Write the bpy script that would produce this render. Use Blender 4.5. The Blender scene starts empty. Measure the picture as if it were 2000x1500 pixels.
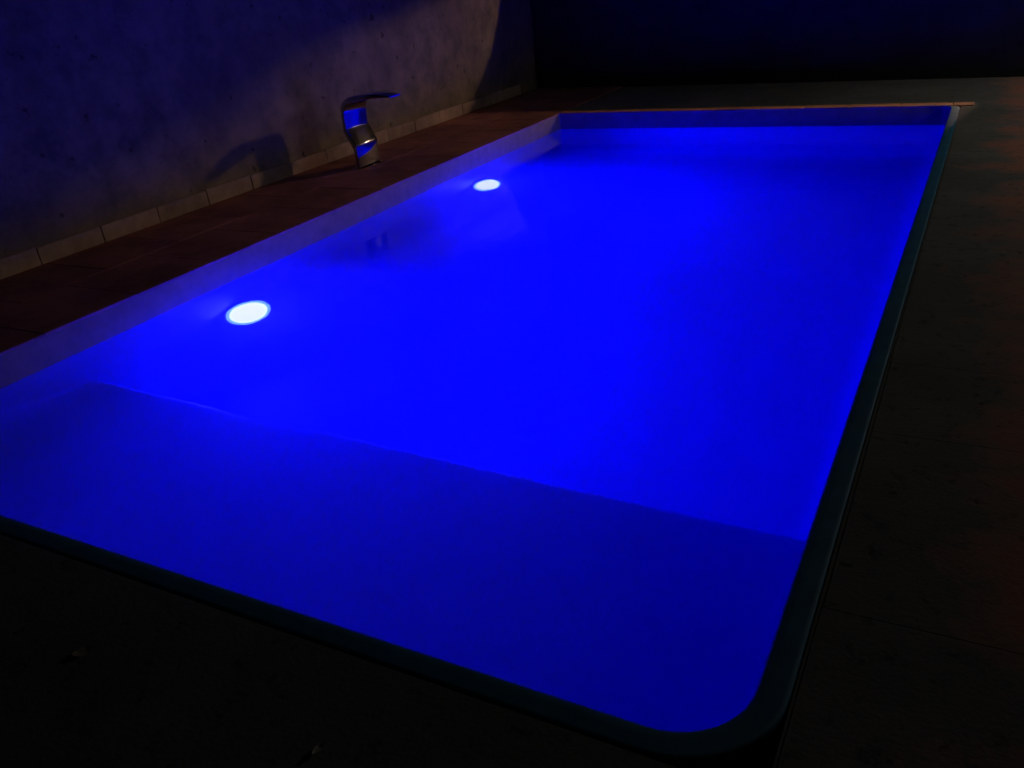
import bpy, bmesh, math, random
from mathutils import Vector, Matrix

random.seed(7)
sc = bpy.context.scene
COL = sc.collection

# ------------------------------------------------------------------ camera
cd = bpy.data.cameras.new('camera')
cam = bpy.data.objects.new('camera', cd)
COL.objects.link(cam)
RX = Vector((0.88130657, 0.12736123, -0.45505807))
RY = Vector((0.46263691, -0.42871649, 0.77599566))
RZ = Vector((-0.09625914, -0.89441673, -0.43675266))
right = Vector((RX[0], RY[0], RZ[0]))
up = -Vector((RX[1], RY[1], RZ[1]))
back = -Vector((RX[2], RY[2], RZ[2]))
cam.matrix_world = Matrix(((right.x, up.x, back.x, 0), (right.y, up.y, back.y, 0),
                           (right.z, up.z, back.z, 1.55), (0, 0, 0, 1)))
cd.sensor_width = 36.0
cd.sensor_fit = 'HORIZONTAL'
cd.lens = 1647.14 / 2000 * 36
cd.clip_start = 0.02
cd.clip_end = 500
sc.camera = cam

# ------------------------------------------------------------------ world: night sky
w = bpy.data.worlds.new('World')
sc.world = w
w.use_nodes = True
nt = w.node_tree
bg = nt.nodes['Background']
sky = nt.nodes.new('ShaderNodeTexSky')
sky.sky_type = 'NISHITA'
sky.sun_disc = False
sky.sun_elevation = math.radians(-4)
sky.sun_rotation = math.radians(-20)
nt.links.new(sky.outputs[0], bg.inputs[0])
bg.inputs[1].default_value = 0.012

sc.view_settings.view_transform = 'Standard'
sc.view_settings.look = 'None'
sc.view_settings.exposure = 0
sc.view_settings.gamma = 1
sc.cycles.use_denoising = True
sc.cycles.sample_clamp_indirect = 4
sc.cycles.max_bounces = 12
sc.cycles.transmission_bounces = 12
sc.cycles.diffuse_bounces = 6
sc.cycles.blur_glossy = 0.5

POOL_LIGHT_W = 530.0
POOL_GLOW_W = 130.0
YARD_LAMP_W = 5900.0
SIDE_LAMP_W = 900.0
WATER_HAZE = 0.21


# ------------------------------------------------------------------ helpers
def obj(name, bm, m, parent=None, smooth=False):
    me = bpy.data.meshes.new(name)
    bmesh.ops.recalc_face_normals(bm, faces=bm.faces[:])
    bm.to_mesh(me)
    bm.free()
    me.materials.append(m)
    if smooth:
        for p in me.polygons:
            p.use_smooth = True
        me.set_sharp_from_angle(angle=math.radians(42))
    o = bpy.data.objects.new(name, me)
    COL.objects.link(o)
    if parent:
        o.parent = parent
    return o


def tag(o, label=None, cat=None, group=None, kind=None):
    if label: o['label'] = label
    if cat: o['category'] = cat
    if group: o['group'] = group
    if kind: o['kind'] = kind
    return o


def empty(name, loc=(0, 0, 0), rz=0):
    o = bpy.data.objects.new(name, None)
    COL.objects.link(o)
    o.location = loc
    o.rotation_euler = (0, 0, rz)
    o.empty_display_size = 0.1
    return o


def box(bm, x0, x1, y0, y1, z0, z1, bevel=0.0, seg=2):
    r = bmesh.ops.create_cube(bm, size=1)
    vs = r['verts']
    for v in vs:
        v.co = Vector(((x0 + x1) / 2 + v.co.x * (x1 - x0), (y0 + y1) / 2 + v.co.y * (y1 - y0),
                       (z0 + z1) / 2 + v.co.z * (z1 - z0)))
    if bevel:
        es = {e for v in vs for e in v.link_edges}
        bmesh.ops.bevel(bm, geom=list(es), offset=bevel, segments=seg, affect='EDGES', profile=0.5)


def loft(bm, rings, cap0=False, cap1=False, closed=True):
    R = [[bm.verts.new(p) for p in r] for r in rings]
    n = len(R[0])
    for a, b in zip(R[:-1], R[1:]):
        for i in range(n if closed else n - 1):
            j = (i + 1) % n
            bm.faces.new((a[i], a[j], b[j], b[i]))
    if cap0: bm.faces.new(R[0][::-1])
    if cap1: bm.faces.new(R[-1])
    return R


class NT:
    """small node-material builder"""
    def __init__(s, name):
        s.m = bpy.data.materials.new(name)
        s.m.use_nodes = True
        s.t = s.m.node_tree
        s.b = s.t.nodes['Principled BSDF']
        s.tc = s.t.nodes.new('ShaderNodeTexCoord')
        s.geo = None

    def n(s, kind, **kw):
        x = s.t.nodes.new(kind)
        for k, v in kw.items():
            setattr(x, k, v)
        return x

    def l(s, a, b):
        s.t.links.new(a, b)

    def noise(s, scale, detail=5, rough=.6, stretch=None, off=(0, 0, 0)):
        t = s.n('ShaderNodeTexNoise')
        t.inputs['Scale'].default_value = scale
        t.inputs['Detail'].default_value = detail
        t.inputs['Roughness'].default_value = rough
        mp = s.n('ShaderNodeMapping')
        mp.inputs['Location'].default_value = off
        if stretch: mp.inputs['Scale'].default_value = stretch
        g = s.geo or s.n('ShaderNodeNewGeometry')
        s.geo = g
        s.l(g.outputs['Position'], mp.inputs[0])
        s.l(mp.outputs[0], t.inputs['Vector'])
        return t.outputs['Fac']

    def ramp(s, src, stops):
        r = s.n('ShaderNodeValToRGB')
        els = r.color_ramp.elements
        while len(els) < len(stops): els.new(0.5)
        for e, (p, c) in zip(els, stops):
            e.position = p
            e.color = (*c, 1) if len(c) == 3 else c
        s.l(src, r.inputs[0])
        return r.outputs[0]

    def mix(s, fac, a, b, mode='MIX'):
        x = s.n('ShaderNodeMix', data_type='RGBA', blend_type=mode)
        for i, v in ((0, fac), (6, a), (7, b)):
            if hasattr(v, 'links'): s.l(v, x.inputs[i])
            elif i == 0: x.inputs[0].default_value = v
            else: x.inputs[i].default_value = (*v, 1)
        return x.outputs[2]

    def bump(s, src, strength, dist):
        x = s.n('ShaderNodeBump')
        x.inputs['Strength'].default_value = strength
        x.inputs['Distance'].default_value = dist
        s.l(src, x.inputs['Height'])
        s.l(x.outputs[0], s.b.inputs['Normal'])
        return x


def g(v): return (v, v, v)


# ------------------------------------------------------------------ materials
def mat_plaster():
    t = NT('stained_plaster')
    big = t.noise(0.9, 6, .62)
    mid = t.noise(3.2, 8, .7, off=(3, 7, 1))
    fine = t.noise(38, 4, .6)
    streak = t.noise(2.0, 5, .6, stretch=(1, .7, .5), off=(0, 2, 9))
    base = t.ramp(big, [(.32, (.22, .18, .085)), (.52, (.30, .25, .118)), (.70, (.35, .29, .138))])
    mold = t.ramp(mid, [(.36, g(0)), (.60, g(1))])
    col = t.mix(mold, (.165, .145, .08), base)
    st = t.ramp(streak, [(.34, g(.72)), (.55, g(1))])
    col = t.mix(1.0, col, st, 'MULTIPLY')
    spots = t.ramp(t.noise(9, 3, .5, off=(5, 5, 5)), [(.27, g(.35)), (.33, g(1))])
    col = t.mix(1.0, col, spots, 'MULTIPLY')
    t.l(col, t.b.inputs['Base Color'])
    t.b.inputs['Roughness'].default_value = .85
    t.b.inputs['Specular IOR Level'].default_value = .25
    t.bump(t.mix(.5, mid, fine), .25, .012)
    return t.m


def mat_tile(name, c0, c1, rough, scale=6, off=(0, 0, 0)):
    t = NT(name)
    a = t.noise(scale, 6, .65, off=off)
    b = t.noise(scale * 9, 3, .6)
    oi = t.n('ShaderNodeObjectInfo')
    col = t.ramp(a, [(.3, c0), (.7, c1)])
    var = t.ramp(oi.outputs['Random'], [(0, g(.78)), (1, g(1))])
    col = t.mix(1.0, col, var, 'MULTIPLY')
    dirt = t.ramp(t.noise(1.7, 5, .7, off=(1, 4, 2)), [(.35, g(.55)), (.6, g(1))])
    col = t.mix(1.0, col, dirt, 'MULTIPLY')
    t.l(col, t.b.inputs['Base Color'])
    t.l(t.ramp(a, [(.3, g(rough)), (.7, g(min(1, rough + .25)))]), t.b.inputs['Roughness'])
    t.b.inputs['Specular IOR Level'].default_value = .25
    t.bump(b, .25, .006)
    return t.m


def mat_concrete():
    t = NT('rough_concrete')
    a = t.noise(1.3, 7, .65)
    b = t.noise(14, 6, .7)
    c = t.noise(70, 3, .6)
    col = t.ramp(a, [(.3, (.15, .155, .145)), (.55, (.21, .212, .20)), (.75, (.27, .265, .245))])
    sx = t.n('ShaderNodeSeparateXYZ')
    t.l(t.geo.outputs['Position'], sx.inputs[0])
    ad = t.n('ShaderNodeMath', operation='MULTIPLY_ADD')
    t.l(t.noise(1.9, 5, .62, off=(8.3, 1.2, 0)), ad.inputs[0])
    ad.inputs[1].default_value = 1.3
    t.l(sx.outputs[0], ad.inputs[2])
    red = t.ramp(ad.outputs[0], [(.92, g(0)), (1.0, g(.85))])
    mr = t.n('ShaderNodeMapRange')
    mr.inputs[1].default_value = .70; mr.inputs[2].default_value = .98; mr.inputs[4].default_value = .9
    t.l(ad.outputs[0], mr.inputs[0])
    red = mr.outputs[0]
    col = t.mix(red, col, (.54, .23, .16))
    pits = t.ramp(b, [(.30, g(.35)), (.44, g(1))])
    col = t.mix(1.0, col, pits, 'MULTIPLY')
    t.l(col, t.b.inputs['Base Color'])
    t.b.inputs['Roughness'].default_value = .9
    t.b.inputs['Specular IOR Level'].default_value = .2
    t.bump(t.mix(.4, b, c), .4, .010)
    return t.m


def mat_plain(name, c, rough, metal=0.0, spec=.5, nscale=20, amount=.25, bump=.1):
    t = NT(name)
    a = t.noise(nscale, 5, .6)
    lo = tuple(x * (1 - amount) for x in c)
    t.l(t.ramp(a, [(.3, lo), (.7, c)]), t.b.inputs['Base Color'])
    t.b.inputs['Roughness'].default_value = rough
    t.b.inputs['Metallic'].default_value = metal
    t.b.inputs['Specular IOR Level'].default_value = spec
    if bump: t.bump(a, bump, .004)
    return t.m


def mat_shell():
    t = NT('gelcoat_shell')
    a = t.noise(2.2, 5, .6)
    sp = t.ramp(t.noise(120, 2, .5), [(.73, g(0)), (.76, g(1))])
    col = t.ramp(a, [(.3, (.15, .21, .33)), (.7, (.19, .25, .38))])
    col = t.mix(sp, col, (.75, .75, .7))
    t.l(col, t.b.inputs['Base Color'])
    t.b.inputs['Roughness'].default_value = .42
    t.bump(t.noise(30, 3, .5), .05, .003)
    return t.m


def mat_water():
    m = bpy.data.materials.new('pool_water')
    m.use_nodes = True
    t = m.node_tree
    t.nodes.clear()
    out = t.nodes.new('ShaderNodeOutputMaterial')
    gl = t.nodes.new('ShaderNodeBsdfGlass')
    gl.inputs['IOR'].default_value = 1.333
    gl.inputs['Roughness'].default_value = 0.0
    gl.inputs['Color'].default_value = (1, 1, 1, 1)
    geo = t.nodes.new('ShaderNodeNewGeometry')
    mp = t.nodes.new('ShaderNodeMapping')
    mp.inputs['Scale'].default_value = (1, 1.3, 1)
    n1 = t.nodes.new('ShaderNodeTexNoise')
    n1.inputs['Scale'].default_value = 4.5
    n1.inputs['Detail'].default_value = 2
    n1.inputs['Distortion'].default_value = .6
    bp = t.nodes.new('ShaderNodeBump')
    bp.inputs['Strength'].default_value = .3
    bp.inputs['Distance'].default_value = .006
    t.links.new(geo.outputs['Position'], mp.inputs[0])
    t.links.new(mp.outputs[0], n1.inputs['Vector'])
    t.links.new(n1.outputs['Fac'], bp.inputs['Height'])
    t.links.new(bp.outputs[0], gl.inputs['Normal'])
    t.links.new(gl.outputs[0], out.inputs['Surface'])
    v = t.nodes.new('ShaderNodeVolumePrincipled')
    v.inputs['Color'].default_value = (.85, .92, 1, 1)
    v.inputs['Density'].default_value = WATER_HAZE
    v.inputs['Anisotropy'].default_value = .35
    t.links.new(v.outputs[0], out.inputs['Volume'])
    return m


def mat_emit(name, c, s):
    m = bpy.data.materials.new(name)
    m.use_nodes = True
    b = m.node_tree.nodes['Principled BSDF']
    b.inputs['Base Color'].default_value = (.8, .85, .9, 1)
    b.inputs['Emission Color'].default_value = (*c, 1)
    b.inputs['Emission Strength'].default_value = s
    return m


M = dict(
    plaster=mat_plaster(),
    skirt=mat_tile('skirting_tile', (.50, .36, .29), (.62, .47, .38), .45, 5),
    deck=mat_tile('terracotta_deck_tile', (.44, .18, .15), (.58, .26, .20), .62, 5, (2, 2, 2)),
    coping=mat_tile('terracotta_coping', (.70, .30, .14), (.82, .38, .19), .5, 5, (4, 1, 2)),
    deckbed=mat_plain('terracotta_dust_bed', (.30, .13, .10), .95, spec=.2, nscale=40),
    mortar=mat_plain('dark_mortar', (.10, .085, .075), .95, spec=.2, nscale=40),
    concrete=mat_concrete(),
    soil=mat_plain('dark_ground', (.07, .062, .055), .95, spec=.15, nscale=6, amount=.5, bump=.5),
    darkwall=mat_plain('dark_painted_render', (.03, .031, .034), .85, spec=.2, nscale=5, amount=.45, bump=.4),
    shell=mat_shell(),
    rim=mat_plain('rim_gelcoat', (.05, .24, .42), .6, spec=.3, nscale=9, amount=.35, bump=.1),
    band=mat_plain('bleached_band', (.27, .21, .145), .6, spec=.3, nscale=7, amount=.3, bump=.15),
    water=mat_water(),
    steel=mat_plain('polished_stainless_steel', (.55, .55, .57), .05, 1.0, nscale=60, amount=.08, bump=.02),
    brushed=mat_plain('brushed_stainless_steel', (.50, .49, .50), .13, 1.0, nscale=60, amount=.08, bump=.02),
    plastic=mat_plain('white_plastic', (.75, .76, .78), .4, nscale=30, amount=.06, bump=.02),
    lens=mat_emit('lit_lens', (.86, .96, 1.0), 1.3),
    lens_ring=mat_emit('lit_lens_ring', (.22, .55, 1.0), 1.0),
    black=mat_plain('black_metal', (.03, .03, .03), .5, .6),
    leaf=mat_plain('dry_leaf', (.75, .66, .40), .7, nscale=90, amount=.4),
    leaf2=mat_plain('pale_dry_leaf', (.85, .83, .78), .6, nscale=90, amount=.3),
)

# ------------------------------------------------------------------ geometry constants (metres)
PX0, PX1, PY0, PY1 = -4.44, -0.300, 1.284, 9.33      # pool opening
WZ = -0.17                                            # water level
FLZ = -1.50                                           # pool floor
WALLX = -5.79                                         # left wall face
FL = 0.074                                            # flange width


def rrect(x0, x1, y0, y1, radii, z, n=10):
    """rounded rectangle, ccw from near-left; radii = NL, NR, FR, FL"""
    pts = []
    for (cx, cy, a0), r in zip(((x0, y0, 180), (x1, y0, 270), (x1, y1, 0), (x0, y1, 90)), radii):
        sx = 1 if cx == x0 else -1
        sy = 1 if cy == y0 else -1
        for k in range(n + 1):
            a = math.radians(a0 + 90 * k / n)
            pts.append((cx + sx * r + r * math.cos(a), cy + sy * r + r * math.sin(a), z))
    return pts


RAD = (.20, .20, .10, .03)

# ------------------------------------------------------------------ ground (one sheet with the pool cut out)
def ring_sheet(bm, outer, inner, z):
    o = [bm.verts.new((*p, z)) for p in outer]
    i = [bm.verts.new((*p, z)) for p in inner]
    for k in range(4):
        j = (k + 1) % 4
        bm.faces.new((o[k], o[j], i[j], i[k]))


bm = bmesh.new()
hx0, hx1, hy0, hy1 = PX0 - .06, PX1 + .06, PY0 - .06, PY1 + .06
ring_sheet(bm, [(-80, -80), (80, -80), (80, 80), (-80, 80)],
           [(hx0, hy0), (hx1, hy0), (hx1, hy1), (hx0, hy1)], -0.045)
tag(obj('ground', bm, M['soil']), kind='structure')

# ------------------------------------------------------------------ pool basin
pool = empty('swimming_pool', ((PX0 + PX1) / 2, (PY0 + PY1) / 2, 0))
tag(pool, 'rectangular moulded swimming pool with a rounded near corner, glowing blue inside', 'swimming pool')
PLOC = pool.location.copy()


def pobj(name, bm, m, smooth=False):
    bmesh.ops.translate(bm, verts=bm.verts[:], vec=-PLOC)
    return obj(name, bm, m, pool, smooth)


def inset(d, z, extra=0.0):
    return rrect(PX0 + d, PX1 - d, PY0 + d, PY1 - d, [max(.02, r + extra) for r in RAD], z)


bm = bmesh.new()
rings = [inset(0, -0.03)]
for z in (-.10, -.17, -.4, -.8, -1.15): rings.append(inset(0.0, z))
FR = .26
for k in range(1, 9):
    a = math.radians(90 * k / 8)
    d = FR * (1 - math.cos(a))
    rings.append(inset(d, FLZ + FR - FR * math.sin(a), 0.0 if d < .02 else d * .3))
loft(bm, rings, cap1=True)
pobj('basin', bm, M['shell'], True)

# bench across the near end (top 0.7 m down, rounded nose)
bm = bmesh.new()
prof = [(PY0 - .02, FLZ - .02), (2.775, FLZ - .02), (2.762, -1.1)]
nr = .05
for k in range(0, 9):
    a = math.radians(90 * k / 8)
    prof.append((2.752 - nr + nr * math.cos(a), -.70 - nr + nr * math.sin(a)))
prof.append((2.1, -.695))
prof.append((PY0 - .02, -.66))
xs = [PX0 - .02 + (PX1 - PX0 + .04) * (k / 60) ** 1.6 for k in range(61)]


def nose(x):                     # moulded nose, a shallow dip left of the middle
    return .004 * math.sin(x * 1.9) - .022 * math.exp(-((x + 3.15) / .3) ** 2)


def cove(x, y, z):
    q = min(1.0, max(0.0, (x - PX0) / .30))
    return z + (.30 * (1 - math.sqrt(1 - (1 - q) ** 2)) if y < 2.2 and z > -1 else 0)


loft(bm, [[(x, y + (nose(x) if y > 2 else 0), cove(x, y, z)) for y, z in prof] for x in xs], True, True)
pobj('bench', bm, M['shell'], True)

# moulded flange round the top: right, near and far-right sides show it
bm = bmesh.new()
rings = []
for d, z in ((0, -.032), (0, -.001), (-.0015, .0025), (-.005, .004), (-.03, .0045), (-.06, .004), (-FL + .004, .0035),
             (-FL + .001, .001), (-FL, -.004), (-FL, -.03)):
    rings.append(rrect(PX0 + d, PX1 - d, PY0 + d, PY1 - d, [r - d for r in RAD], z))
loft(bm, rings)
pobj('rim', bm, M['rim'], True)
# paler sun-bleached band above the waterline
bm = bmesh.new()
loft(bm, [rrect(PX0 + d, PX1 - d, PY0 + d, PY1 - d, RAD, z) for d, z in ((-.001, -.0035), (.0015, -.004), (.003, -.006), (.003, -.176), (-.001, -.178))])
pobj('waterline_band', bm, M['band'], True)

# ------------------------------------------------------------------ water
bm = bmesh.new()
loft(bm, [rrect(PX0 - e, PX1 + e, PY0 - e, PY1 + e, RAD, z) for e, z in ((.03, FLZ - .03), (.03, WZ - .01), (.001, WZ))], True, True)
wo = obj('water', bm, M['water'])
tag(wo, kind='structure')

# ------------------------------------------------------------------ decks
def slab(name, x0, x1, y0, y1, z0, z1, m, parent, bevel=.004):
    bm = bmesh.new()
    box(bm, x0, x1, y0, y1, z0, z1, bevel, 1)
    return obj(name, bm, m, parent)


# left deck: mortar bed with two rows of terracotta tiles
bm = bmesh.new()
box(bm, WALLX - .02, PX0 - .0015, -3.0, 12.3, -.05, .0085)
deck = tag(obj('tiled_deck', bm, M['deckbed']), kind='structure')
ym = .64
xr = [(WALLX + .002, -5.1225), (-5.1195, PX0 + .004)]
k = 0
y = -2.9
while y < 11.6:
    for r, (a, b) in enumerate(xr):
        o0 = .32 * r
        slab('tile', a, b, y + o0 + .0015, y + ym + o0 - .0015, -.008, random.uniform(.0095, .0125), M['deck'], deck)
    y += ym

# far deck strip: terracotta coping pieces along the far end
bm = bmesh.new()
box(bm, PX0 + .0015, -.10, PY1 + .001, PY1 + .165, -.05, -.008)
cop = tag(obj('coping_bed', bm, M['mortar']), kind='structure')
x = PX0 + .006
while x < -.2:
    x2 = min(x + .46, -.108)
    slab('coping_tile', x, x2 - .005, PY1 - .006, PY1 + .16, -.007, random.uniform(.0115, .014), M['coping'], cop, .005)
    x += .46

# concrete floor beyond the far end and along the right side, cast in bays
bm = bmesh.new()
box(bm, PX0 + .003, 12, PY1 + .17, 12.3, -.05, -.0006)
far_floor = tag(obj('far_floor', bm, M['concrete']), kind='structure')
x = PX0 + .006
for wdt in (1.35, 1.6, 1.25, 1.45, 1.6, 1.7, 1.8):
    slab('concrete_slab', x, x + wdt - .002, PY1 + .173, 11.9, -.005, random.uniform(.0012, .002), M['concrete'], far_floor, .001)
    x += wdt
bm = bmesh.new()
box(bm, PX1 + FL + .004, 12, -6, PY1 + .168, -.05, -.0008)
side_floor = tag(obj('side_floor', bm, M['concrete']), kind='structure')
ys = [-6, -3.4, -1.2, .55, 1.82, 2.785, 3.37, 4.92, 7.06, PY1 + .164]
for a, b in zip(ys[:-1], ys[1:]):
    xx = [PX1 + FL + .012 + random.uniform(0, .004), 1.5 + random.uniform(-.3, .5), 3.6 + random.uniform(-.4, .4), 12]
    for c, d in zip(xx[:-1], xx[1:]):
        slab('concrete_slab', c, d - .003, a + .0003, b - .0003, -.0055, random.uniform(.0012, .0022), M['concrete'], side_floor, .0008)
# near floor in front of the pool
bm = bmesh.new()
box(bm, PX0 + .002, PX1 + FL, -6, PY0 - FL - .004, -.05, -.007)
near_floor = tag(obj('near_floor', bm, M['mortar']), kind='structure')
xs2 = [PX0 + .006, PX1 + FL - .004]
for c, d in zip(xs2[:-1], xs2[1:]):
    for a, b in ((-6, -1.1), (-1.1, PY0 - FL + .003)):
        slab('concrete_slab', c, d - .008, a, b - .006, -.006, random.uniform(.0, .004), M['concrete'], near_floor, .004)

# ------------------------------------------------------------------ left plastered wall
lw = empty('plastered_wall', (WALLX, 4, 0))
tag(lw, 'tall stained grey plaster wall with pale skirting along the left side of the pool', 'wall')
bm = bmesh.new()
ny, nz = 120, 24
y0, y1, zt = -4.0, 11.72, 3.1
rng = random.Random(3)


def wobble(y, z):
    return .006 * math.sin(y * 1.7 + z * 2.1) + .004 * math.sin(y * 4.3 - z * 3.7 + 1) + .003 * math.sin(z * 7 + y)


grid = [[bm.verts.new((wobble(y0 + (y1 - y0) * i / ny, zt * j / nz) - (.012 if zt * j / nz > 1.12 + .05 * math.sin(i * .5) else 0),
                       y0 + (y1 - y0) * i / ny - 4, -.04 + (zt + .04) * j / nz)) for j in range(nz + 1)] for i in range(ny + 1)]
for i in range(ny):
    for j in range(nz):
        bm.faces.new((grid[i][j], grid[i + 1][j], grid[i + 1][j + 1], grid[i][j + 1]))
# back, top and ends
bk = [[bm.verts.new((-.22, grid[i][j].co.y, grid[i][j].co.z)) for j in (0, nz)] for i in range(ny + 1)]
for i in range(ny):
    bm.faces.new((bk[i][0], bk[i][1], bk[i + 1][1], bk[i + 1][0]))
    bm.faces.new((grid[i][nz], grid[i + 1][nz], bk[i + 1][1], bk[i][1]))
for i in (0, ny):
    bm.faces.new([grid[i][j] for j in range(nz + 1)] + [bk[i][1], bk[i][0]])
obj('plaster_face', bm, M['plaster'], lw, True)
# skirting tiles
edges = [-3.9]
while edges[-1] < 11.4: edges.append(edges[-1] + .535)
off = 5.07 - min(edges, key=lambda e: abs(e - 5.07))
for a, b in zip(edges[:-1], edges[1:]):
    h = .142 + random.uniform(-.006, .006)
    if b + off > 11.44: break
    bm = bmesh.new()
    box(bm, .0, .022 + random.uniform(-.001, .003), a + off + .0025 - 4, b + off - .0025 - 4, .0125, h, .004, 1)
    obj('skirting_tile', bm, M['skirt'], lw)

# ------------------------------------------------------------------ dark far wall; unseen top outline shaped to set the warm lamp's shadow edges
fa = math.atan2(11.10 - 11.475, .3 - WALLX)
fw = empty('dark_wall', (WALLX, 11.475, 0), fa)
tag(fw, 'dark painted wall closing off the yard beyond the far end of the pool', 'wall')
top = [(.012, -.02), (.012, 3.3), (.78, 3.3), (.80, 1.80), (.95, 1.70), (1.12, 1.58), (1.36, 1.38), (1.60, 1.22), (2.06, 1.09), (3.1, 1.03), (4.0, .985),
       (5.4, .95), (6.06, .94), (6.08, 3.3), (12, 3.3), (12, -.02)]
bm = bmesh.new()
fr = [bm.verts.new((x, 0, z)) for x, z in top]
bkv = [bm.verts.new((x, .13, z)) for x, z in top]
bm.faces.new(fr)
bm.faces.new(bkv[::-1])
for i in range(len(top)):
    j = (i + 1) % len(top)
    bm.faces.new((fr[i], bkv[i], bkv[j], fr[j]))
obj('wall_body', bm, M['darkwall'], fw)
bm = bmesh.new()
lf = [[(.782, .003 + q, 1.84), (2.0, .003 + q, 1.96), (3.6, .003 + q, 2.20), (6.078, .003 + q, 2.22), (6.078, .003 + q, 3.3), (.782, .003 + q, 3.3)] for q in (0, .124)]
loft(bm, lf, True, True)
obj('shade_baffle', bm, M['darkwall'], fw)  # unseen slab added to block the warm lamp from the upper left wall
# ------------------------------------------------------------------ yard lamps (outside the picture, their light is in it)
def lathe(bm, prof, n=24):
    loft(bm, [[(r * math.cos(2 * math.pi * k / n), r * math.sin(2 * math.pi * k / n), h) for k in range(n)] for r, h in prof], True, True)


def lamp_post(pos, watts, colour, label, aim, size, blend, rad):
    lp = empty('lamp_post', (pos[0], pos[1], -.045))
    tag(lp, label, 'lamp post')
    LZ = pos[2] + .045
    bm = bmesh.new(); lathe(bm, [(.09, 0), (.09, .03), (.05, .05), (.03, .09), (.03, LZ - .16), (.045, LZ - .15), (.045, LZ - .13)])
    obj('post', bm, M['black'], lp, True)
    bm = bmesh.new(); bmesh.ops.create_uvsphere(bm, u_segments=20, v_segments=12, radius=rad - .005)
    bmesh.ops.translate(bm, verts=bm.verts[:], vec=(0, 0, LZ))
    obj('globe', bm, mat_emit('lit_globe', colour, 8.0), lp, True)
    bm = bmesh.new(); lathe(bm, [(.20, LZ + .17), (.205, LZ + .18), (.15, LZ + .22), (.03, LZ + .25), (.01, LZ + .27)])
    obj('lamp_hood', bm, M['black'], lp, True)
    ld = bpy.data.lights.new('globe_light', 'SPOT')
    ld.spot_size = math.radians(size)
    ld.spot_blend = blend
    ld.energy = watts
    ld.color = colour
    ld.shadow_soft_size = rad
    lo = bpy.data.objects.new('globe_light', ld)
    COL.objects.link(lo)
    lo.parent = lp
    lo.location = (0, 0, LZ)
    lo.rotation_euler = (Vector(aim) - Vector(pos)).to_track_quat('-Z', 'Y').to_euler()


lamp_post((1.1, 15.2, 3.2), YARD_LAMP_W, (1.0, .60, .40), 'warm flood lamp on a black post in the yard behind the dark far wall', (-3.6, 8.6, .0), 110, .5, .13)
lamp_post((3.7, 9.3, 2.6), SIDE_LAMP_W, (1.0, .93, .80), 'neutral flood lamp on a black post on the concrete right of the pool', (3.2, 8.4, 0), 161, .55, .09)

# ------------------------------------------------------------------ pool lights on the left pool wall
def pool_light(y, z, label):
    r = empty('pool_light', (PX0, y, z))
    tag(r, label, 'pool light', 'round lights set in the left wall of the pool')
    R0 = .168
    T = Matrix.Translation((.105, 0, 0)) @ Matrix.Rotation(math.radians(-24), 4, 'Z') @ Matrix.Rotation(math.radians(-30), 4, 'Y')
    n = 48

    def rings(prof):
        return [[T @ Vector((h, rr * math.cos(2 * math.pi * k / n), rr * math.sin(2 * math.pi * k / n))) for k in range(n)] for rr, h in prof]
    bm = bmesh.new()                                   # wall escutcheon
    loft(bm, [[(h, rr * math.cos(2 * math.pi * k / n), rr * math.sin(2 * math.pi * k / n)) for k in range(n)]
              for rr, h in ((.115, -.004), (.115, .010), (.10, .016), (.07, .03), (.06, .05))], False, True)
    obj('mount', bm, M['plastic'], r, True)
    bm = bmesh.new()                                   # swivelling head
    loft(bm, rings(((.06, -.055), (R0 - .04, -.045), (R0 - .008, -.015), (R0, .006), (R0 - .002, .014), (R0 - .010, .016), (R0 - .012, .006))), True, False)
    obj('bezel', bm, M['plastic'], r, True)
    bm = bmesh.new()
    loft(bm, rings([((R0 - .011) * math.cos(k * math.pi / 12) + .001, .006 + .016 * math.sin(k * math.pi / 12)) for k in range(7)]), False, True)
    obj('lens', bm, M['lens'], r, True)
    bm = bmesh.new()                                   # dimmer bluish outer ring of the lens
    loft(bm, rings(((R0 - .0105, .007), (R0 - .014, .0145), (R0 - .030, .0185), (R0 - .034, .0175))))
    obj('lens_ring', bm, M['lens_ring'], r, True)
    d = bpy.data.lights.new('lens_light', 'AREA')
    d.shape = 'DISK'
    d.size = .27
    d.spread = math.radians(160)
    d.energy = POOL_LIGHT_W
    d.color = (0.0, 0.0, 1.0)
    d.cycles.use_multiple_importance_sampling = False
    l = bpy.data.objects.new('lens_light', d)
    COL.objects.link(l)
    l.parent = r
    l.matrix_local = Matrix.Translation((.165, 0, .02)) @ Matrix.Rotation(math.radians(-2), 4, 'Z') @ Matrix.Rotation(math.radians(-90 - 6), 4, 'Y')
    # the domed lens also throws light sideways along the wall
    d = bpy.data.lights.new('dome_light', 'POINT')
    d.shadow_soft_size = .09
    d.energy = POOL_GLOW_W
    d.color = (0.0, 0.0, 1.0)
    d.cycles.use_multiple_importance_sampling = False
    l = bpy.data.objects.new('dome_light', d)
    COL.objects.link(l)
    l.parent = r
    l.location = (.27, 0, .0)
    return r


pool_light(3.90, -.80, 'round glowing white pool light nearer the camera, left underwater wall')
pool_light(7.31, -.87, 'small round glowing pool light near the far end, left underwater wall')

# ------------------------------------------------------------------ waterfall spout
SX, SY = -5.27, 6.62
sp = empty('waterfall_spout', (SX, SY, 0.012))
tag(sp, 'polished steel swan-neck waterfall spout standing on the deck by the plaster wall', 'waterfall spout')


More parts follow.
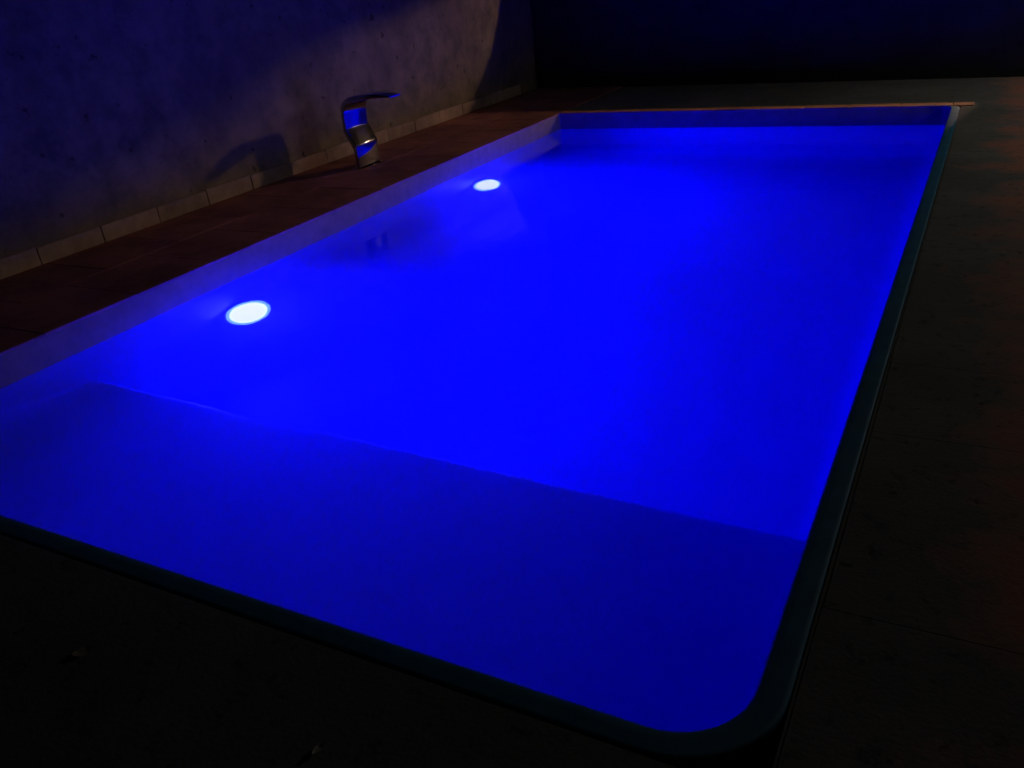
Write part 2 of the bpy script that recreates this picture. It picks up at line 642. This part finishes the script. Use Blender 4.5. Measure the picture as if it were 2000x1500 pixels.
def ribbon(path, bmx, bev=.006):
    """path: (x, z, half_width, half_thick); extruded across y as a rounded bar"""
    rings = []
    for i, (x, z, hw, ht) in enumerate(path):
        p0 = path[max(0, i - 1)]; p1 = path[min(len(path) - 1, i + 1)]
        tx, tz = p1[0] - p0[0], p1[1] - p0[1]
        L = math.hypot(tx, tz)
        nx, nz_ = -tz / L, tx / L
        b = min(bev, ht * .8)
        ring = []
        for cy, cn, a0 in ((hw - b, ht - b, 0), (-hw + b, ht - b, 90), (-hw + b, -ht + b, 180), (hw - b, -ht + b, 270)):
            for k in range(4):
                a = math.radians(a0 + 30 * k)
                yy = cy + b * math.cos(a); nn = cn + b * math.sin(a)
                ring.append((x + nx * nn, yy, z + nz_ * nn))
        rings.append(ring)
    loft(bmx, rings, True, True)


def bez(p0, p1, p2, p3, n):
    out = []
    for k in range(n + 1):
        t = k / n
        out.append(tuple((1 - t) ** 3 * a + 3 * (1 - t) ** 2 * t * b + 3 * (1 - t) * t * t * c + t ** 3 * d for a, b, c, d in zip(p0, p1, p2, p3)))
    return out


bm = bmesh.new(); box(bm, .0, .105, -.18, .18, 0, .007, .003)
obj('base_plate', bm, M['steel'], sp, True)
HT = .022
bm = bmesh.new()
ribbon(bez((.058, .007, .168, HT), (.056, .07, .168, HT), (.0535, .13, .168, HT), (.050, .196, .168, HT), 10), bm)
obj('lower_neck', bm, M['steel'], sp, True)
bm = bmesh.new()
ribbon(bez((.050, .194, .171, HT + .003), (.0495, .200, .173, HT + .004), (.048, .206, .174, HT + .004), (.045, .212, .174, HT + .004), 5)
       + bez((.036, .230, .174, HT + .004), (.010, .285, .174, HT + .004), (-.010, .325, .174, HT + .004), (-.019, .343, .174, HT + .004), 5)
       + bez((-.022, .349, .174, HT + .004), (-.0255, .356, .174, HT + .004), (-.027, .362, .173, HT + .004), (-.027, .368, .171, HT + .003), 5), bm, .010)
obj('collar', bm, M['brushed'], sp, True)
bm = bmesh.new()
ribbon(bez((-.027, .366, .168, HT), (-.026, .42, .170, HT), (-.024, .47, .172, HT), (-.019, .525, .174, HT), 10)
       + bez((-.015, .545, .175, .023), (-.004, .590, .176, .026), (.04, .614, .176, .028), (.09, .624, .176, .030), 12)
       + bez((.11, .629, .176, .030), (.22, .652, .176, .026), (.34, .652, .150, .017), (.48, .630, .085, .006), 14), bm, .012)
obj('blade', bm, M['steel'], sp, True)

# ------------------------------------------------------------------ small leaves on the near floor
def leaf(loc, L, Wd, rz, m, label, curl):
    bm = bmesh.new()
    n = 8
    rows = []
    for i in range(n + 1):
        t = i / n
        wd = Wd * math.sin(math.pi * min(1, t * .96 + .03)) ** .8
        zz = curl * (t - .5) ** 2 * 4
        rows.append([bm.verts.new((L * (t - .5), s * wd, zz + curl * .8 * abs(s) + .001 * math.sin(i * 2.1 + s))) for s in (-1, -.5, 0, .5, 1)])
    for a, b in zip(rows[:-1], rows[1:]):
        for q in range(4): bm.faces.new((a[q], a[q + 1], b[q + 1], b[q]))
    bmesh.ops.solidify(bm, geom=bm.faces[:], thickness=.0008)
    o = obj('fallen_leaf', bm, m, None, True)
    o.location = loc
    o.rotation_euler = (0, 0, rz)
    tag(o, label, 'leaf', 'leaves lying on the near floor')


leaf((-1.978, .928, .008), .055, .018, .9, M['leaf'], 'tan dry leaf on the dark near floor at lower left', .003)
leaf((-1.157, .933, .008), .042, .010, 1.5, M['leaf2'], 'thin pale curled leaf on the dark near floor at bottom centre', .004)
